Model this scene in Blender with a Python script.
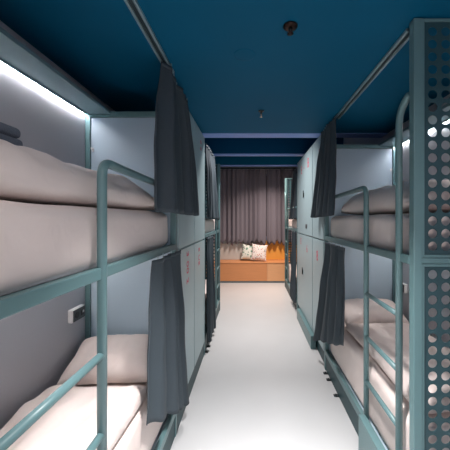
import bpy, bmesh, math, random
from mathutils import Vector, noise
random.seed(4)
PI = math.pi
S = bpy.context.scene
COL = S.collection
for o in list(bpy.data.objects): bpy.data.objects.remove(o)

# ------------------------------------------------------------ camera
H = 1.85
cd = bpy.data.cameras.new('camera'); cam = bpy.data.objects.new('camera', cd); COL.objects.link(cam)
cam.location = (0, 0, H); cam.rotation_euler = (PI/2, 0, 0)
cd.sensor_width = 36; cd.lens = 290/450*36
cd.shift_x = -27/450; cd.shift_y = -6/450
cd.clip_start = 0.02
S.camera = cam
# ------------------------------------------------------------ world, exposure
w = bpy.data.worlds.new('world'); S.world = w; w.use_nodes = True
w.node_tree.nodes['Background'].inputs[0].default_value = (0.55, 0.7, 1.0, 1)
w.node_tree.nodes['Background'].inputs[1].default_value = 0.65
S.view_settings.view_transform = 'Standard'; S.view_settings.look = 'None'
S.view_settings.gamma = 1; S.view_settings.use_curve_mapping = False
S.view_settings.exposure = 0.2
# ------------------------------------------------------------ lights
def area(name, loc, size, power, col, rot=(0, 0, 0), sy=None):
    d = bpy.data.lights.new(name, 'AREA'); d.energy = power; d.color = col; d.size = size
    if sy: d.shape = 'RECTANGLE'; d.size_y = sy
    o = bpy.data.objects.new(name, d); COL.objects.link(o); o.location = loc; o.rotation_euler = rot
    return o
WARM = (1.0, 0.75, 0.64)
COOL = (0.80, 0.90, 1.0)
# added warm fill light behind the camera
area('rear_fill', (-0.1, -2.4, 1.2), 1.5, 26, WARM, (PI/2, 0, 0), 1.5)
# unseen light over the aisle, its fill, and lamps of the raised ceiling
area('aisle_light', (0.14, 1.2, 2.95), 0.16, 31, (1, .96, .96), (0.06, 0, 0)).data.spread = 1.2
area('aisle_light', (0.25, -0.2, 2.95), 0.3, 22, (1, .93, .91), (0, 0, 0)).data.spread = 2.8  # added wide fill that brightens bedding and floor
area('recess_lamp', (0.0, 4.6, 3.58), 0.4, 42, (1, .93, .92), (0, 0, 0)).data.spread = 2.0
area('recess_lamp_far', (0.5, 7.3, 3.58), 0.4, 54, (1, .83, .74), (0.10, 0, 0)).data.spread = 2.0
# ------------------------------------------------------------ materials
def lin(c): return tuple(((v/255)/12.92 if v/255 <= .04045 else ((v/255+.055)/1.055)**2.4) for v in c) + (1,)
def mat(name, rgb, rough=.5, metal=0, nscale=20, nvar=.06, bump=0, bscale=80, emit=None, estr=0, stretch=None, bdist=.01):
    m = bpy.data.materials.new(name); m.use_nodes = True
    nt = m.node_tree; b = nt.nodes['Principled BSDF']
    b.inputs['Roughness'].default_value = rough; b.inputs['Metallic'].default_value = metal
    tc = nt.nodes.new('ShaderNodeTexCoord'); mp = nt.nodes.new('ShaderNodeMapping')
    nt.links.new(tc.outputs['Object'], mp.inputs[0])
    if stretch: mp.inputs['Scale'].default_value = stretch
    n = nt.nodes.new('ShaderNodeTexNoise'); n.inputs['Scale'].default_value = nscale; n.inputs['Detail'].default_value = 4
    nt.links.new(mp.outputs[0], n.inputs['Vector'])
    r = nt.nodes.new('ShaderNodeMix'); r.data_type = 'RGBA'
    c = lin(rgb)
    r.inputs['A'].default_value = tuple(v*(1-nvar) for v in c[:3])+(1,)
    r.inputs['B'].default_value = tuple(min(1, v*(1+nvar)) for v in c[:3])+(1,)
    nt.links.new(n.outputs['Fac'], r.inputs['Factor']); nt.links.new(r.outputs['Result'], b.inputs['Base Color'])
    if bump:
        n2 = nt.nodes.new('ShaderNodeTexNoise'); n2.inputs['Scale'].default_value = bscale; n2.inputs['Detail'].default_value = 5
        nt.links.new(mp.outputs[0], n2.inputs['Vector'])
        bp = nt.nodes.new('ShaderNodeBump'); bp.inputs['Strength'].default_value = bump; bp.inputs['Distance'].default_value = bdist
        nt.links.new(n2.outputs['Fac'], bp.inputs['Height']); nt.links.new(bp.outputs[0], b.inputs['Normal'])
    if emit:
        b.inputs['Emission Color'].default_value = tuple(emit)+(1,); b.inputs['Emission Strength'].default_value = estr
    return m
M = dict(
    frame=mat('teal_metal', (92, 124, 127), .38, nscale=6, nvar=.04),
    perf=mat('teal_sheet', (40, 70, 76), .45, nscale=6, nvar=.05),
    panel=mat('pale_laminate', (172, 192, 204), .42, nscale=5, nvar=.03),
    locker=mat('locker_laminate', (158, 180, 184), .4, nscale=5, nvar=.03),
    shelf=mat('soffit_board', (112, 140, 146), .5),
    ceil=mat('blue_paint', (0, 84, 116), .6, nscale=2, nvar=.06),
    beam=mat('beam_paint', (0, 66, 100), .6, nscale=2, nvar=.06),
    lit_edge=mat('lit_edge_blue', (120, 152, 212), .4),  # pale tone stands for light on ceiling edge and beam undersides
    wall=mat('grey_wall', (186, 188, 194), .6, nscale=3, nvar=.03, bump=.05, bscale=120),
    white=mat('white_wall', (205, 205, 200), .7, nscale=3, nvar=.03),
    floor=mat('grey_resin', (196, 198, 198), .33, nscale=2.5, nvar=.05, bump=.03, bscale=30),
    sheet=mat('white_sheet', (232, 218, 212), .85, nscale=4, nvar=.03, bump=.22, bscale=7, bdist=.02),
    duvet=mat('duvet_cotton', (228, 214, 208), .85, nscale=5, nvar=.04, bump=.3, bscale=8, bdist=.02),
    pillow=mat('pillow_cotton', (224, 212, 206), .85, nscale=5, nvar=.03, bump=.35, bscale=8, bdist=.03),
    towel=mat('grey_towel', (104, 112, 124), .95, nscale=60, nvar=.15, bump=.5, bscale=260),
    curtain=mat('slate_curtain', (54, 65, 72), .75, nscale=160, nvar=.14, bump=.12, bscale=300),
    drape=mat('grey_drape', (120, 114, 122), .8, nscale=90, nvar=.12, bump=.12, bscale=200),
    wood=mat('orange_plywood', (208, 142, 92), .5, nscale=4, nvar=.10, stretch=(1, 1, 9)),
    wood2=mat('pale_plywood', (226, 170, 122), .5, nscale=4, nvar=.08, stretch=(1, 1, 9)),
    ochre=mat('ochre_panel', (238, 172, 78), .6, nscale=4, nvar=.05),
    darkteal=mat('dark_teal_plinth', (22, 62, 68), .5),
    kick=mat('grey_kick', (120, 134, 138), .5),
    track=mat('track_metal', (150, 172, 176), .3, metal=.6),
    trackdark=mat('track_slot', (30, 50, 56), .5),
    black=mat('black_plastic', (20, 22, 24), .4),
    char=mat('charcoal_plate', (62, 66, 70), .35),
    wplastic=mat('white_plastic', (222, 222, 222), .35),
    red=mat('pink_print', (206, 84, 106), .6),
    bronze=mat('bronze', (44, 30, 26), .35, metal=.8),
    chrome=mat('bright_brass', (200, 180, 160), .2, metal=.9),
    led=mat('led', (255, 250, 250), .5, emit=(1, .93, .95), estr=90),
    ledlow=mat('led_dim', (255, 250, 250), .5, emit=(1, .86, .82), estr=75),
    rubber=mat('dark_rubber', (26, 36, 40), .6),
)
for k in ('sheet', 'duvet', 'pillow'):
    for n_ in M[k].node_tree.nodes:
        if n_.type == 'TEX_NOISE' and n_.inputs['Scale'].default_value > 5.5: n_.inputs['Distortion'].default_value = 1.6; n_.inputs['Roughness'].default_value = .35
for k in ('ceil', 'beam'): M[k].node_tree.nodes['Principled BSDF'].inputs['Specular IOR Level'].default_value = .12
# cushion prints
def spot_mat(name, base, spots, scale, thr):
    m = bpy.data.materials.new(name); m.use_nodes = True; nt = m.node_tree; b = nt.nodes['Principled BSDF']
    b.inputs['Roughness'].default_value = .9
    tc = nt.nodes.new('ShaderNodeTexCoord'); v = nt.nodes.new('ShaderNodeTexVoronoi'); v.inputs['Scale'].default_value = scale
    nt.links.new(tc.outputs['Object'], v.inputs['Vector'])
    cr = nt.nodes.new('ShaderNodeValToRGB'); cr.color_ramp.interpolation = 'CONSTANT'
    cr.color_ramp.elements[0].color = lin(spots[0]); e = cr.color_ramp.elements[1]; e.position = .4; e.color = lin(spots[1])
    e = cr.color_ramp.elements.new(.7); e.color = lin(spots[2])
    sx = nt.nodes.new('ShaderNodeSeparateColor'); nt.links.new(v.outputs['Color'], sx.inputs[0]); nt.links.new(sx.outputs[0], cr.inputs[0])
    lt = nt.nodes.new('ShaderNodeMath'); lt.operation = 'LESS_THAN'; lt.inputs[1].default_value = thr
    nt.links.new(v.outputs['Distance'], lt.inputs[0])
    mx = nt.nodes.new('ShaderNodeMix'); mx.data_type = 'RGBA'; mx.inputs['A'].default_value = lin(base)
    nt.links.new(cr.outputs[0], mx.inputs['B']); nt.links.new(lt.outputs[0], mx.inputs['Factor'])
    nt.links.new(mx.outputs['Result'], b.inputs['Base Color']); return m
M['print_a'] = spot_mat('confetti_print', (236, 228, 222), [(190, 70, 60), (60, 70, 90), (200, 150, 110)], 22, .30)
M['print_b'] = spot_mat('leaf_print', (226, 230, 220), [(110, 150, 130), (140, 175, 160), (90, 110, 100)], 14, .42)

# ------------------------------------------------------------ mesh helpers
ORG = {}
def tag(o, label=None, cat=None, group=None, kind=None):
    if label: o['label'] = label
    if cat: o['category'] = cat
    if group: o['group'] = group
    if kind: o['kind'] = kind
    return o
def thing(name, loc, label, cat, group=None):
    o = bpy.data.objects.new(name, None); COL.objects.link(o); o.location = loc; o.empty_display_size = .1
    ORG[o] = Vector(loc); return tag(o, label, cat, group)
class MB:
    def __init__(s): s.bm = bmesh.new()
    def box(s, a, b, bev=0, seg=2):
        x0, x1 = sorted((a[0], b[0])); y0, y1 = sorted((a[1], b[1])); z0, z1 = sorted((a[2], b[2]))
        t = bmesh.new()
        v = [t.verts.new((x, y, z)) for x in (x0, x1) for y in (y0, y1) for z in (z0, z1)]
        for f in ((0, 1, 3, 2), (4, 6, 7, 5), (0, 4, 5, 1), (2, 3, 7, 6), (0, 2, 6, 4), (1, 5, 7, 3)): t.faces.new([v[i] for i in f])
        if bev: bmesh.ops.bevel(t, geom=t.edges[:], offset=bev, segments=seg, affect='EDGES', profile=.5)
        s.merge(t); return s
    def merge(s, t):
        me = bpy.data.meshes.new('tmp'); t.to_mesh(me); s.bm.from_mesh(me); bpy.data.meshes.remove(me); t.free()
    def tube(s, pts, r, n=14, cap=True):
        pts = [Vector(p) for p in pts]; rings = []; prev = None
        for i, p in enumerate(pts):
            d = (pts[min(i+1, len(pts)-1)]-pts[max(i-1, 0)]).normalized()
            if prev is None:
                u = d.orthogonal().normalized()
            else:
                u = (prev-d*prev.dot(d)).normalized()
            prev = u; v = d.cross(u)
            rings.append([s.bm.verts.new(p+(u*math.cos(2*PI*k/n)+v*math.sin(2*PI*k/n))*r) for k in range(n)])
        for a, b in zip(rings, rings[1:]):
            for k in range(n): s.bm.faces.new((a[k], a[(k+1) % n], b[(k+1) % n], b[k]))
        if cap: s.bm.faces.new(rings[0][::-1]); s.bm.faces.new(rings[-1])
        return s
    def grid(s, fn, nu, nv, closed=False):
        V = [[s.bm.verts.new(fn(i/nu, j/nv)) for j in range(nv+1)] for i in range(nu+1)]
        for i in range(nu):
            for j in range(nv): s.bm.faces.new((V[i][j], V[i+1][j], V[i+1][j+1], V[i][j+1]))
        return s
    def lathe(s, c, prof, n=24):       # prof: (r, dz)
        rings = [[s.bm.verts.new((c[0]+r*math.cos(2*PI*k/n), c[1]+r*math.sin(2*PI*k/n), c[2]+z)) for k in range(n)] for r, z in prof]
        for a, b in zip(rings, rings[1:]):
            for k in range(n): s.bm.faces.new((a[k], a[(k+1) % n], b[(k+1) % n], b[k]))
        s.bm.faces.new(rings[0][::-1]); s.bm.faces.new(rings[-1]); return s
    def build(s, name, m, parent=None, smooth=False):
        bmesh.ops.recalc_face_normals(s.bm, faces=s.bm.faces[:])
        if parent is None:
            xs = [v.co.x for v in s.bm.verts]; ys = [v.co.y for v in s.bm.verts]; zs = [v.co.z for v in s.bm.verts]
            org = Vector(((min(xs)+max(xs))/2, (min(ys)+max(ys))/2, min(zs)))
        else: org = ORG[parent]
        bmesh.ops.translate(s.bm, verts=s.bm.verts[:], vec=-org)
        me = bpy.data.meshes.new(name)
        if smooth:
            for f in s.bm.faces: f.smooth = True
        s.bm.to_mesh(me); s.bm.free(); me.materials.append(M[m] if isinstance(m, str) else m)
        o = bpy.data.objects.new(name, me); COL.objects.link(o); ORG[o] = org
        if parent is None: o.location = org
        else: o.parent = parent
        return o
def box(name, a, b, m, parent=None, bev=.003):
    return MB().box(a, b, bev).build(name, m, parent)
def struct(name, a, b, m): return tag(box(name, a, b, m, None, 0), kind='structure')
def rounded(pts, rad, n=7):
    pts = [Vector(p) for p in pts]; out = [pts[0]]
    for i in range(1, len(pts)-1):
        a = (pts[i-1]-pts[i]); b = (pts[i+1]-pts[i]); p0 = pts[i]+a.normalized()*rad; p1 = pts[i]+b.normalized()*rad
        for k in range(n+1):
            t = k/n; out.append(p0*(1-t)**2+pts[i]*2*t*(1-t)+p1*t*t)
    out.append(pts[-1]); return out
def solid(o, th):
    md = o.modifiers.new('thickness', 'SOLIDIFY'); md.thickness = th; md.offset = 0; return o
def text(body, size, loc, rot, m, parent, name='printed_mark'):
    c = bpy.data.curves.new('t', 'FONT'); c.body = body; c.size = size; c.extrude = .0008; c.align_x = 'CENTER'; c.align_y = 'CENTER'
    t = bpy.data.objects.new('t', c); COL.objects.link(t)
    dg = bpy.context.evaluated_depsgraph_get(); me = bpy.data.meshes.new_from_object(t.evaluated_get(dg))
    bpy.data.objects.remove(t)
    o = bpy.data.objects.new(name, me); COL.objects.link(o); me.materials.clear(); me.materials.append(M[m])
    o.parent = parent; o.location = Vector(loc)-ORG[parent]; o.rotation_euler = rot; return o

# ------------------------------------------------------------ the room
CZ = 2.97                      # low ceiling over the bunks
XL, XR = -1.42, 1.77
HZ = 3.62                      # raised ceiling beyond
YB = 9.0
struct('floor', (XL-.15, -2.6, -.1), (XR+.15, YB+.15, 0), 'floor')
struct('ceiling', (XL, -2.6, CZ), (XR, 3.78, CZ+.12), 'ceil')
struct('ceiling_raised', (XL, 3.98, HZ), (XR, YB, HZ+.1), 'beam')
struct('wall_left', (XL-.15, -2.6, 0), (XL, YB+.15, HZ+.1), 'wall')
struct('wall_right', (XR, -2.6, 0), (XR+.15, YB+.15, HZ+.1), 'wall')
struct('wall_back', (XL, YB, 0), (XR, YB+.15, HZ+.1), 'white')
# trimmed edge of the low ceiling, light put into its colour; and its upstand
struct('lit_edge_1', (XL, 3.78, CZ-.006), (XR, 3.98, CZ+.12), 'lit_edge')
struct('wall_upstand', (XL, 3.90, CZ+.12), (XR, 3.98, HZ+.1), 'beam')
struct('lit_edge_2', (XL, 5.60, 3.095), (XR, 5.76, 3.115), 'lit_edge')  # underside of the middle beam, bounce light painted in pale blue
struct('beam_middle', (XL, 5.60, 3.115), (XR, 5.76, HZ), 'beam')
struct('beam_far', (XL, 8.0, 3.345), (XR, 8.18, HZ), 'ceil')
struct('lit_edge_3', (XL, 8.0, 3.33), (XR, 8.18, 3.345), 'lit_edge')  # far beam underside, its bounce light put into the colour

# ------------------------------------------------------------ perforated sheet
def perforated(x0, x1, y, z0, z1, hx, hz, rows, cols, pitch, pz, r, name, parent, m='perf'):
    """sheet in plane y=const; first hole centre (hx, hz), pitch pitch/pz, towards +x and -z"""
    mb = MB(); N = 16
    sx = 1 if x1 > x0 else -1
    def V(x, z): return mb.bm.verts.new((x, y, z))
    def quad(xa, xb, za, zb):
        if abs(xa-xb) < 1e-5 or abs(za-zb) < 1e-5: return
        mb.bm.faces.new((V(xa, za), V(xb, za), V(xb, zb), V(xa, zb)))
    for i in range(cols):
        for j in range(rows):
            cx = hx+sx*pitch*i; cz = hz-pz*j
            outer = []; inner = []
            for k in range(N):
                a = 2*PI*k/N; c, s_ = math.cos(a), math.sin(a); q = max(abs(c), abs(s_))
                outer.append(V(cx+c/q*pitch/2, cz+s_/q*pz/2)); inner.append(V(cx+c*r, cz+s_*r))
            for k in range(N): mb.bm.faces.new((outer[k], outer[(k+1) % N], inner[(k+1) % N], inner[k]))
    ga, gb = hx-sx*pitch/2, hx+sx*pitch*(cols-.5); ta, tb = hz+pz/2, hz-pz*(rows-.5)
    quad(x0, x1, z1, ta); quad(x0, x1, tb, z0); quad(x0, ga, ta, tb); quad(gb, x1, ta, tb)
    bmesh.ops.remove_doubles(mb.bm, verts=mb.bm.verts[:], dist=1e-4)
    o = mb.build(name, m, parent); solid(o, .004); return o

# ------------------------------------------------------------ bunk bed
DECK, LOW = 1.60, .22
def bunk(label, sd, xf, xw, yp, yh, lf_=.68, feet=()):
    """sd: side (-1 left, 1 right); xf/xw distance of front and wall; yp panel end, yh head end"""
    d = 1 if yh > yp else -1
    X = lambda v: sd*v
    b = thing('bunk_bed', (sd*(xf+xw)/2, (yp+yh)/2, 0), label, 'bunk bed')
    Y = lambda t: yp+d*t
    L = abs(yh-yp); P = .05
    # posts
    for nm, y0 in (('post', 0), ('post', L-P)):
        zt = 2.964 if y0 == 0 else 2.76
        box(nm, (X(xf-.004), Y(y0), 0), (X(xf+P-.006), Y(y0+P), zt), 'frame', b, .004)
        box(nm, (X(xw-.045), Y(y0), 0), (X(xw-.002), Y(y0+P), zt), 'frame', b, .004)
    # rails of both decks
    for z0, z1, nm in ((DECK-.01, DECK+.04, 'upper_side_rail'), (LOW-.035, LOW+.03, 'lower_side_rail')):
        box(nm, (X(xf-.006), Y(P), z0), (X(xf+.03), Y(L-P), z1), 'frame', b, .005)
        box('rear_rail', (X(xw-.045), Y(P), z0), (X(xw-.01), Y(L-P), z1), 'frame', b, .003)
    box('upper_deck_board', (X(xf+.032), Y(.03), DECK-.005), (X(xw-.047), Y(L-.03), DECK+.02), 'panel', b)
    box('lower_deck_board', (X(xf+.032), Y(.03), LOW-.02), (X(xw-.047), Y(L-.03), LOW+.005), 'panel', b)
    box('plinth_board', (X(xf+.004), Y(P), 0), (X(xf+.02), Y(L-P), LOW-.037), 'darkteal', b, .001)
    for fy in feet:
        fb = MB(); fb.box((X(xf-.045), fy-.02, 0), (X(xf+.003), fy+.02, .012), .004); fb.tube([(X(xf-.022), fy, .011), (X(xf-.022), fy, .022)], .008, 10)
        tag(fb.build('foot_bracket', 'rubber', b), 'small dark floor bracket')
    # head partition with its cap
    box('head_partition', (X(xf+.04), Y(L-.035), 0.02), (X(xw-.047), Y(L-.005), 2.715), 'panel', b, .002)
    box('partition_cap', (X(xf+.04), Y(L-.055), 2.716), (X(xw-.002), Y(L-.002), 2.762), 'frame', b, .004)
    # wall lining of both berths
    box('wall_lining', (X(xw-.008), Y(P), .26), (X(xw-.002), Y(L-P-.01), 1.585), 'wall', b, 0)
    box('wall_lining', (X(xw-.008), Y(P), 1.645), (X(xw-.002), Y(L-P-.01), 2.735), 'wall', b, 0)
    # soffit boards that carry the light
    box('soffit_board', (X(xw-.225), Y(P), 2.738), (X(xw-.002), Y(L-.06), 2.765), 'shelf', b, .002)
    box('light_lip', (X(xw-.034), Y(P), 2.722), (X(xw-.028), Y(L-.06), 2.7375), 'shelf', b, .001)
    # end panel: perforated, in two heights
    px0, px1 = xf+P-.012, xw-.045
    hx = xf+.108; cols = int((px1-.03-hx)/.0735)+1
    fr = MB()
    for z0, z1 in ((1.635, 2.964), (.03, 1.60)):
        for a_, b_ in (((px0+.003, z0), (px0+.02, z1)), ((px1-.02, z0), (px1-.003, z1)), ((px0+.02, z0), (px1-.02, z0+.016)), ((px0+.02, z1-.016), (px1-.02, z1))):
            fr.box((X(a_[0]), Y(.004), a_[1]), (X(b_[0]), Y(.03), b_[1]), .002, 1)
    fr.box((X(px0), Y(.002), 1.602), (X(px1), Y(.04), 1.633), .003, 1)
    fr.build('end_panel_frame', 'frame', b)
    perforated(X(px0+.02), X(px1-.02), Y(.014), 1.651, 2.948, X(hx), 1.698+17*.0705, 18, cols, .0735, .0705, .026, 'upper_perforated_panel', b)
    perforated(X(px0+.02), X(px1-.02), Y(.014), .046, 1.584, X(hx), 1.54, 21, cols, .0735, .0708, .026, 'lower_perforated_panel', b)
    # ladder
    r = .0205; ya, yb = Y(.17), Y(lf_); xl = xf+.0
    lad = MB()
    lad.tube(rounded([(X(xl), ya, LOW+.03), (X(xl), ya, 2.52), (X(xl), Y(.055), 2.56)], .11), r)
    ld = lad.build('ladder_rail', 'frame', b, True)
    # far ladder rail turns into the guard rail
    gp = rounded([(X(xl), yb, LOW+.03), (X(xl), yb, 2.10), (X(xl), Y(L-.03), 2.085)], .07)
    MB().tube(gp, r).build('guard_rail', 'frame', b, True)
    for z in (.575, .92, 1.262):
        rb = MB(); rb.tube([(X(xl), ya, z), (X(xl), yb, z)], .0165); rb.build('rung', 'frame', ld, True)
    for z in (1.95,):
        pass
    return b
LX0, LX1 = .65, 1.42
RX0, RX1 = .90, 1.77
bl = bunk('teal tubular bunk bed nearest the camera on the left of the aisle', -1, LX0, LX1, .53, 2.51, .727)
br = bunk('teal bunk bed with tall perforated metal end panel in the right foreground', 1, RX0, RX1, 1.605, 3.60, .68, (3.03, 3.33, 3.47))
bl2 = bunk('far teal bunk bed on the left, past the grey lockers', -1, LX0, LX1, 5.90, 3.94, .68, (4.02, 4.2))
br2 = bunk('far teal bunk bed on the right beside the window bench', 1, RX0, RX1, 7.95, 5.76)
# step boxes at the foot of the right-hand row
box('step_box', (RX0-.075, 1.66, 0), (RX0-.022, 2.25, .335), 'frame', None, .004)
tag(bpy.data.objects['step_box'], 'pale teal step box on the floor under the right foreground ladder', 'step')

# ------------------------------------------------------------ LED strips
for xs, y0, y1, z, m, lab in (
        (-LX1+.018, .6, 2.46, 2.733, 'led', 'glowing white light strip along wall above left upper bunk'),
        (RX1-.018, 1.7, 3.545, 2.733, 'led', 'glowing white light strip along wall above right upper bunk, seen through holes'),
        (-LX1+.018, .6, 2.40, 1.583, 'ledlow', 'light strip under the deck in left lower bunk'),
        (RX1-.018, 2.4, 3.5, 1.583, 'ledlow', 'light strip under the deck in right lower bunk')):
    o = MB().box((xs-.004, y0, z-.005), (xs+.004, y1, z+.003), .002, 1).build('light_strip', m); tag(o, lab, 'light')

# ------------------------------------------------------------ bedding
def wr(p, s, a, seed=0): return noise.noise(Vector((p[0]*s+seed, p[1]*s, p[2]*s)))*a
def mattress(sd, xf, xw, y0, y1, z0, z1, label, group=None):
    mb = MB(); t = bmesh.new()
    x0, x1 = sorted((sd*(xf+.04), sd*(xw-.055))); nx, ny, nz = 10, 26, 5
    hx, hy, hz = (x1-x0)/2, (y1-y0)/2, (z1-z0)/2; c = Vector(((x0+x1)/2, (y0+y1)/2, (z0+z1)/2))
    bmesh.ops.create_cube(t, size=2)
    bmesh.ops.subdivide_edges(t, edges=t.edges[:], cuts=15, use_grid_fill=True)
    R = .06
    for v in t.verts:
        p = Vector((v.co.x*hx, v.co.y*hy, v.co.z*hz))
        q = Vector((max(-hx+R, min(hx-R, p.x)), max(-hy+R, min(hy-R, p.y)), max(-hz+R, min(hz-R, p.z))))
        e = p-q
        if e.length > 1e-6: p = q+e.normalized()*min(R, e.length) if sum(abs(k) > 1e-6 for k in e) > 1 else p
        g = p+c
        if p.z > -hz*.6: p.z += wr(g, 5, .008); p.x += wr(g, 6, .006, 7)
        v.co = p+c
    mb.merge(t); o = mb.build('mattress', 'sheet', None, True)
    return tag(o, label, 'mattress', group)
def pad(name, cx, cy, z, lx, ly, h, label, cat, m='duvet', rz=0, n=4, seed=0, tilt=0, droop=None, wa=.02, flat=.25, ext=None):
    """closed cushion-like body: outline superellipse, puffed top, flatter bottom"""
    mb = MB(); NU, NV = 44, 36
    def pos(u, v, top):
        a, b = u*2-1, v*2-1
        e = max(0, 1-abs(a)**n)**.5*max(0, 1-abs(b)**n)**.5
        k = 1-.07*(1-abs(b))*abs(a); k2 = 1-.07*(1-abs(a))*abs(b)
        x, y = a*lx/2*k, b*ly/2*k2
        zz = h*(flat+(1-flat)*e) if top else h*flat*(1-e)
        if top: zz += wr((x, y, 0), 7, wa, seed)*e+wr((x*2, y*.6, 0), 9, wa*.6, seed+5)*e
        else: zz = h*flat*(1-e)
        if droop: zz += droop(x, y)
        p = Vector((x, y, zz))
        if tilt:
            ct, st = math.cos(tilt), math.sin(tilt); p = Vector((p.x, p.y*ct-p.z*st, p.y*st+p.z*ct))
        c_, s_ = math.cos(rz), math.sin(rz)
        return Vector((cx+p.x*c_-p.y*s_, cy+p.x*s_+p.y*c_, z+p.z))
    mb.grid(lambda u, v: pos(u, v, True), NU, NV); mb.grid(lambda u, v: pos(u, v, False), NU, NV)
    bmesh.ops.remove_doubles(mb.bm, verts=mb.bm.verts[:], dist=1e-4)
    o = mb.build(name, m, ext, True)
    if label: tag(o, label, cat)
    return o
MU, ML = DECK+.021, LOW+.006
mattress(-1, LX0, LX1, .60, 2.46, MU, 1.905, 'thick white mattress on the upper deck of the left foreground bunk')
mattress(1, RX0, RX1, 1.70, 3.55, MU, 1.885, 'thick white mattress on the upper deck of the right foreground bunk')
mattress(-1, LX0, LX1, .60, 2.46, ML, .65, 'white sheeted mattress in the lower berth of the left foreground bunk')
mattress(1, RX0, RX1, 1.70, 3.55, ML, .65, 'white sheeted mattress in the lower berth of the right foreground bunk')
mattress(-1, LX0, LX1, 4.0, 5.83, MU, 1.86, 'white mattress on the upper deck of the far left bunk')
mattress(1, RX0, RX1, 5.83, 7.88, MU, 1.86, 'white mattress on the upper deck of the far right bunk')
mattress(-1, LX0, LX1, 4.0, 5.83, ML, .65, 'white mattress in the lower berth of the far left bunk')
mattress(1, RX0, RX1, 5.83, 7.88, ML, .65, 'white mattress in the lower berth of the far right bunk')
pad('duvet', -1.03, 1.385, 1.91, .66, 1.56, .205, 'puffy white duvet lying on left upper mattress beneath the folded towels', 'duvet', n=5, seed=3, wa=.03)
pad('duvet', 1.34, 2.46, 1.892, .74, 1.48, .235, 'puffy white duvet on the right upper mattress behind the guard rail', 'duvet', n=5, seed=9, wa=.03)
pad('duvet', -1.03, 1.32, .655, .68, 1.36, .12, 'white duvet spread on left lower berth below the pillow', 'duvet', n=8, seed=13, wa=.03)
pad('duvet', 1.35, 2.42, .655, .72, 1.40, .13, 'white duvet spread on right lower berth behind the ladder', 'duvet', n=8, seed=21, wa=.03)
pad('pillow', -1.03, 2.24, .725, .69, .42, .19, 'plump white pillow at the head of the left lower berth', 'pillow', m='pillow', n=3, seed=31, rz=.08, tilt=.36, wa=.015)
pad('pillow', 1.36, 3.32, .72, .70, .42, .19, 'white pillow at the head of the right lower berth', 'pillow', m='pillow', n=3, seed=41, tilt=.34, wa=.015)
pad('pillow', -1.04, 2.315, 1.915, .62, .27, .14, 'white pillow behind the duvet on the left upper mattress', 'pillow', m='pillow', n=3, seed=51, wa=.012)
pad('pillow', 1.38, 3.36, 1.898, .62, .32, .14, 'white pillow behind the duvet on the right upper mattress', 'pillow', m='pillow', n=3, seed=61, wa=.012)
def towel(cx, cy, z, lx, ly, h, label):
    mb = MB(); mb.box((cx-lx/2, cy-ly/2, z), (cx+lx/2, cy+ly/2, z+h*.49), h*.2, 5); mb.box((cx-lx/2+.004, cy-ly/2+.006, z+h*.5), (cx+lx/2-.005, cy+ly/2-.003, z+h), h*.22, 4)
    return tag(mb.build('folded_towel', 'towel', None, True), label, 'towel', 'towels on the left upper bunk')
towel(-1.05, .92, 2.120, .30, .46, .085, 'dark grey folded towel, lower one of the pair on the left duvet')
towel(-1.06, .84, 2.207, .27, .42, .075, 'dark grey folded towel, upper one of the pair on the left duvet')

# ------------------------------------------------------------ curtains
def curtain(label, sd, x_top, x_bot, ya, yb, ya2, yb2, zt, zb, zb2, folds, amp, seed, mid=None, group='slate curtains of the bunks'):
    mb = MB(); NU, NV = folds*14, 34
    def fn(u, v):
        f = min(1, v*3)
        ph = 2*PI*folds*u+.9*math.sin(u*7+seed)+.35*math.sin(v*2.2+seed*2)
        a = amp*(.45+.55*f)*(.75+.35*math.sin(u*11+seed))
        va = v**1.3
        ym = (1-va)
        y0 = ya*ym+ya2*va; y1 = yb*ym+yb2*va
        if mid:
            g = math.sin(PI*v); y0 += mid[0]*g; y1 += mid[1]*g
        y = y0+(y1-y0)*(u+.012*math.sin(ph*2+v*3))
        x = x_top+(x_bot-x_top)*va+a*math.sin(ph)+.012*noise.noise(Vector((u*3+seed, v*4, 0)))
        z = zt+(zb+(zb2-zb)*u-zt)*v+(.006*math.cos(ph) if v > .97 else 0)
        return (sd*x, y, z)
    mb.grid(fn, NU, NV)
    o = mb.build('bunk_curtain', 'curtain', None, True); solid(o, .004)
    tag(o, label, 'curtain', group)
    # heading tape and hooks
    hb = MB(); hb.grid(lambda u, v: (fn(u, 0)[0]-sd*.004, fn(u, 0)[1], fn(u, 0)[2]-.03*v+.002), NU, 1)
    h = hb.build('heading_tape', 'curtain', o, True); solid(h, .003)
    for k in range(folds):
        p = fn((k+.5)/folds, 0); MB().tube([(p[0], p[1], p[2]-.01), (p[0], p[1], p[2]+.022)], .005, 8).build('hook', 'track', o)
    return o
curtain('slate grey curtain bunched beside the left upper bunk, large and nearest', -1, .600, .570, 1.98, 2.72, 1.83, 3.08, 2.93, 1.90, 1.885, 5, .050, 1, (-.02, .12))
curtain('slate grey curtain hanging in front of the left lower berth pillow', -1, .620, .600, 1.83, 2.50, 1.76, 2.70, 1.583, .60, .14, 4, .044, 2)
curtain('slate grey curtain bunched beside the right upper bunk', 1, .880, .832, 3.06, 3.62, 3.02, 3.96, 2.93, 1.89, 1.87, 6, .040, 3)
curtain('slate grey curtain hanging at the head of the right lower berth', 1, .860, .845, 2.68, 3.36, 2.62, 3.86, 1.583, .70, .24, 4, .036, 4)
curtain('narrow curtain on the far left bunk, upper berth', -1, .64, .60, 4.02, 4.9, 3.98, 5.2, 2.90, 1.86, 1.84, 5, .03, 5)
curtain('narrow curtain on the far left bunk, lower berth', -1, .62, .60, 4.02, 4.6, 3.98, 4.8, 1.583, .14, .12, 5, .025, 6)
curtain('narrow curtain on the far right bunk, upper berth', 1, .93, .88, 5.86, 6.6, 5.82, 6.9, 2.90, 1.86, 1.84, 5, .03, 7)
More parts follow.
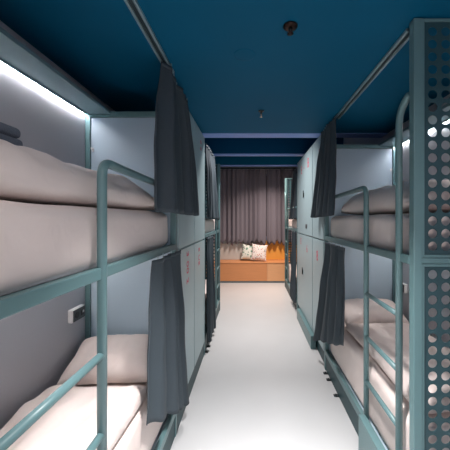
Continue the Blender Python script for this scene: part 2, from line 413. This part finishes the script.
curtain('narrow curtain on the far right bunk, lower berth', 1, .87, .86, 5.86, 6.3, 5.82, 6.5, 1.583, .16, .14, 5, .025, 8)
# ceiling tracks
def track(label, sd, x, y0, y1):
    o = thing('curtain_track', (sd*x, (y0+y1)/2, CZ), label, 'curtain track')
    for dx in (-.021, .021): box('channel', (sd*(x+dx)-.008, y0, CZ-.020), (sd*(x+dx)+.008, y1, CZ-.001), 'track', o, .002)
    box('track_base', (sd*x-.018, y0, CZ-.008), (sd*x+.018, y1, CZ-.001), 'trackdark', o, 0)
track('pale double curtain track on the ceiling over the left bunk', -1, .617, .1, 2.2)
track('pale double curtain track on the ceiling over the right bunk', 1, .935, 1.70, 3.2)

# ------------------------------------------------------------ lockers
def locker(label, sd, xf, xw, y0, y1, z0, z1, marks, handle=None, badge=False, near=True):
    o = thing('locker', (sd*(xf+xw)/2, (y0+y1)/2, z0), label, 'locker')
    box('body', (sd*(xf+.02), y0+.004, z0), (sd*(xw-.004), y1-.004, min(z1, 2.72)), 'locker', o, .002)
    if z1 > 2.8: box('fascia', (sd*(xf+.02), y0+.004, 2.722), (sd*(xf+.036), y1-.004, z1), 'locker', o, .001)
    dr = box('door', (sd*xf, y0+.012, z0+.006), (sd*(xf+.019), y1-.012, z1-.006), 'locker', o, .003)
    rot = (PI/2, 0, PI/2) if sd < 0 else (PI/2, 0, -PI/2)
    for s_, yy, zz, sz, vert in marks:
        r_ = rot
        if vert: r_ = (PI/2, PI/2, PI/2) if sd < 0 else (PI/2, PI/2, -PI/2)
        text(s_, sz, (sd*(xf-.0012), yy, zz), r_, 'red', dr)
    if handle:
        hy, hz = handle
        hb = MB(); hb.box((sd*(xf-.008), hy-.018, hz-.03), (sd*xf, hy+.018, hz+.03), .003); hb.box((sd*(xf-.018), hy-.010, hz-.03), (sd*(xf-.008), hy+.010, hz+.07), .003)
        hb.tube([(sd*(xf-.01), hy-.025, hz-.04), (sd*(xf-.01), hy+.03, hz-.04)], .009, 10)
        tag(hb.build('handle', 'black', dr), 'black latch handle')
    if badge: tag(box('badge', (sd*(xf-.003), badge[0]-.07, badge[1]-.035), (sd*xf, badge[0]+.07, badge[1]+.035), 'char', dr, .001), 'small dark square badge')
    return o
SE = 1.575
lf = .640
locker('upper grey locker beside the left bunk, half behind the big curtain', -1, lf, LX1, 2.52, 3.22, SE+.006, 2.955, [])
locker('upper grey locker on the left, nearer the window, with faint vertical mark', -1, lf, LX1, 3.225, 3.925, SE+.006, 2.955, [('8 S', 3.62, 2.77, .11, True)])
locker('lower grey locker beside left lower curtain, with tall faint pink mark', -1, lf, LX1, 2.52, 3.22, .19, SE, [('3 00 2', 2.88, 1.37, .13, True)])
locker('lower grey locker on the left nearer the window with pink script mark', -1, lf, LX1, 3.225, 3.925, .19, SE, [('E UE', 3.50, 1.40, .11, True)])
rf = .895
locker('upper grey locker next to the right bunk, partly behind its curtain', 1, rf, RX1, 3.62, 4.30, SE+.006, 2.955, [('A', 3.86, 2.72, .15, False)])
locker('wide upper grey locker on the right with pink E and B marks and black latch', 1, rf, RX1, 4.305, 5.73, SE+.006, 2.955, [('E', 5.22, 2.72, .20, False), ('-', 4.98, 2.74, .2, False), ('B', 4.62, 2.74, .22, False)], (5.0, 2.27), (4.78, 1.73))
locker('lower grey locker next to the right bunk with pink mark', 1, rf, RX1, 3.62, 4.30, .19, SE, [('8', 3.98, 1.34, .20, False)])
locker('wide lower grey locker on the right with two pink marks and black latch', 1, rf, RX1, 4.305, 5.73, .19, SE, [('E', 5.30, 1.44, .16, False), ('6', 4.72, 1.36, .18, False)], (5.1, .93))
# plinths carrying the lockers
def plinth(label, sd, xf, xw, y0, y1):
    o = box('locker_plinth', (sd*xf, y0, 0), (sd*(xw-.01), y1, .188), 'darkteal', None, .003); tag(o, label, 'plinth')
plinth('low dark teal plinth under the left pair of lockers', -1, lf+.01, LX1, 2.53, 3.92)
plinth('low dark teal plinth under the right pair of lockers', 1, rf+.03, RX1, 3.62, 5.73)
o = box('step_box', (.835, 4.12, 0), (rf+.015, 5.40, .186), 'frame', None, .004); tag(o, 'teal step box jutting from under the wide right lockers', 'step')

# ------------------------------------------------------------ sockets
def socket(label, sd, xw, y, z, ly=.17, lz=.105):
    o = thing('wall_socket', (sd*xw, y, z-lz/2), label, 'socket')
    t0 = xw-.0085
    box('housing', (sd*t0, y-ly/2, z-lz/2), (sd*(t0-.040), y+ly/2, z+lz/2), 'wplastic', o, .012)
    f = box('face_plate', (sd*(t0-.040), y-ly/2+.008, z-lz/2+.008), (sd*(t0-.046), y+ly/2-.008, z+lz/2-.008), 'char', o, .002)
    xo = sd*(t0-.0465)
    mb = MB(); mb.tube([(xo, y-.035, z), (xo-sd*.003, y-.035, z)], .025, 20); mb.build('outlet', 'black', o)
    box('switch', (xo, y+.015, z-.02), (xo-sd*.004, y+.05, z+.02), 'black', o, .001)
    box('indicator', (xo-sd*.004, y+.03, z+.0), (xo-sd*.007, y+.048, z+.018), 'wplastic', o, .001)
socket('white and charcoal power socket on the wall above left lower pillow', -1, LX1, 2.30, 1.10)
socket('white power socket on the wall of the right lower berth', 1, RX1, 3.36, 1.06)
# small clip hooks on the head partitions
for sd, x, y, z, lab in ((-1, LX1-.065, 2.475, 2.44, 'small white hook near the corner of left upper berth'), (1, RX1-.065, 3.565, 2.45, 'small white hook near the corner of right upper berth')):
    mb = MB(); mb.box((sd*x-.009, y-.008, z-.018), (sd*x+.009, y, z+.018), .003); mb.tube(rounded([(sd*x, y-.006, z+.005), (sd*x, y-.03, z-.005), (sd*x, y-.03, z+.014)], .01, 5), .004, 8)
    tag(mb.build('wall_hook', 'wplastic', None, True), lab, 'hook')

# ------------------------------------------------------------ bench and window end
bench = thing('window_bench', (.2, 8.7, 0), 'built-in orange plywood bench along the far end wall', 'bench')
box('kick_board', (XL+.01, 8.41, 0), (XR-.01, 8.98, .055), 'kick', bench)
box('front_panel', (XL+.01, 8.385, .057), (.435, 8.42, .565), 'wood', bench, .002)
tag(box('front_panel', (.439, 8.385, .057), (XR-.01, 8.42, .565), 'wood2', bench, .002), 'paler plywood front panel')
box('seat_board', (XL+.01, 8.375, .567), (XR-.01, 8.985, .595), 'wood', bench, .003)
tag(box('backrest_panel', (.36, 8.955, .597), (XR-.01, 8.995, 1.19), 'ochre', bench, .003), 'ochre yellow back panel')
box('back_panel', (XL+.01, 8.965, .597), (.358, 8.995, 1.10), 'white', bench, .002)
# window with frame, mostly covered
wn = thing('window_1', (.2, 8.99, 1.25), None, None); wn['kind'] = 'structure'
for k in ('label', 'category'):
    if k in wn: del wn[k]
M['sill'] = mat('blue_sill', (104, 132, 162), .5)
M['glassdark'] = mat('night_glass', (10, 14, 20), .08)
box('window_sill', (XL+.01, 8.93, 1.195), (XR-.01, 8.998, 1.235), 'sill', wn, .003)
box('window_frame', (XL+.05, 8.975, 1.237), (XR-.05, 8.998, 3.25), 'sill', wn, .003)
for x0, x1 in ((XL+.12, .10), (.16, XR-.12)): box('pane', (x0, 8.968, 1.31), (x1, 8.974, 3.18), 'glassdark', wn, 0)
def drape(label, x0, x1, folds, seed):
    mb = MB(); NU = folds*14
    def fn(u, v):
        ph = 2*PI*folds*u+.8*math.sin(u*9+seed)+.5*math.sin(v*1.5+seed)
        a = .045*(.7+.4*math.sin(u*17+seed))
        return (x0+(x1-x0)*(u+.006*math.sin(2*ph)), 8.82+a*math.sin(ph), 3.35+(1.115-3.35+.045*math.sin(ph*1.0+1)+.03*math.sin(u*23+seed))*v)
    mb.grid(fn, NU, 26); o = mb.build('window_curtain', 'drape', None, True); solid(o, .004); tag(o, label, 'curtain', 'pleated curtains over the far window')
    MB().grid(lambda u, v: (fn(u, 0)[0], fn(u, 0)[1]-.005, 3.36-.06*v), NU, 1).build('heading_tape', 'drape', o, True)
drape('left grey-mauve pleated window curtain above the bench, reaching past the cushions', XL+.03, .43, 13, 1)
drape('right grey-mauve pleated window curtain above the ochre back panel', .44, XR-.03, 9, 2)
box('curtain_rail', (XL+.01, 8.79, 3.375), (XR-.01, 8.85, 3.40), 'trackdark'); tag(bpy.data.objects['curtain_rail'], 'dark rail carrying the pleated window curtains', 'curtain rail')
# cushions, leaning on the back
def cushion(cx, w_, h_, th, rz, tilt, label, m, y0):
    mb = MB(); N = 30
    def pos(u, v, s_):
        a, b = u*2-1, v*2-1
        e = max(0, 1-abs(a)**2.6)**.6*max(0, 1-abs(b)**2.6)**.6
        k = 1-.10*(1-b*b)*abs(a); k2 = 1-.10*(1-a*a)*abs(b)
        x, z = a*w_/2*k, b*h_/2*k2; y = s_*(.004+th/2*e)
        # roll and lean
        x, z = x*math.cos(rz)-z*math.sin(rz), x*math.sin(rz)+z*math.cos(rz)
        y, z = y*math.cos(tilt)+z*math.sin(tilt), -y*math.sin(tilt)+z*math.cos(tilt)
        return Vector((cx+x, y0+y, z))
    for s_ in (-1, 1): mb.grid(lambda u, v: pos(u, v, s_), N, N)
    bmesh.ops.remove_doubles(mb.bm, verts=mb.bm.verts[:], dist=1e-4)
    zm = min(v.co.z for v in mb.bm.verts); bmesh.ops.translate(mb.bm, verts=mb.bm.verts[:], vec=(0, 0, .596-zm))
    tag(mb.build('cushion', m, None, True), label, 'cushion')
cushion(.215, .46, .49, .15, -.10, .22, 'white square cushion with tiny coloured confetti print, right of the two on the bench', 'print_a', 8.60)
cushion(-.10, .42, .46, .14, -.13, .22, 'pale cushion with grey-green print, left of the two on the bench', 'print_b', 8.74)

# ------------------------------------------------------------ ceiling fittings
def sprinkler(label, x, y, big):
    o = thing('sprinkler', (x, y, CZ-.001), label, 'sprinkler')
    if big:
        MB().lathe((x, y, CZ-.001), [(.042, 0), (.042, -.006), (.034, -.014), (.020, -.016)], 28).build('rose', 'bronze', o, True)
        MB().lathe((x, y, CZ-.017), [(.013, 0), (.010, -.012), (.007, -.018), (.005, -.026)], 16).build('stem', 'black', o, True)
        MB().lathe((x, y, CZ-.043), [(.006, 0), (.018, -.002), (.018, -.006), (.004, -.008)], 16).build('deflector', 'bronze', o, True)
    else:
        MB().lathe((x, y, CZ-.001), [(.030, 0), (.030, -.005), (.018, -.010)], 24).build('rose', 'black', o, True)
        MB().lathe((x, y, CZ-.011), [(.011, 0), (.011, -.03), (.006, -.04), (.006, -.05)], 16).build('stem', 'chrome', o, True)
        MB().lathe((x, y, CZ-.061), [(.006, 0), (.018, -.002), (.016, -.006), (.004, -.008)], 16).build('deflector', 'chrome', o, True)
sprinkler('dark bronze round sprinkler on the blue ceiling, nearer the camera', .222, 1.68, True)
sprinkler('small bright brass sprinkler on the blue ceiling near its far edge', .095, 3.0, False)
o = MB().lathe((-.05, 1.98, CZ-.0005), [(.075, 0), (.074, -.001), (.066, -.002)], 36).build('access_disc', 'ceil', None, True); tag(o, 'faint flat round cover painted blue on the ceiling', 'cover')
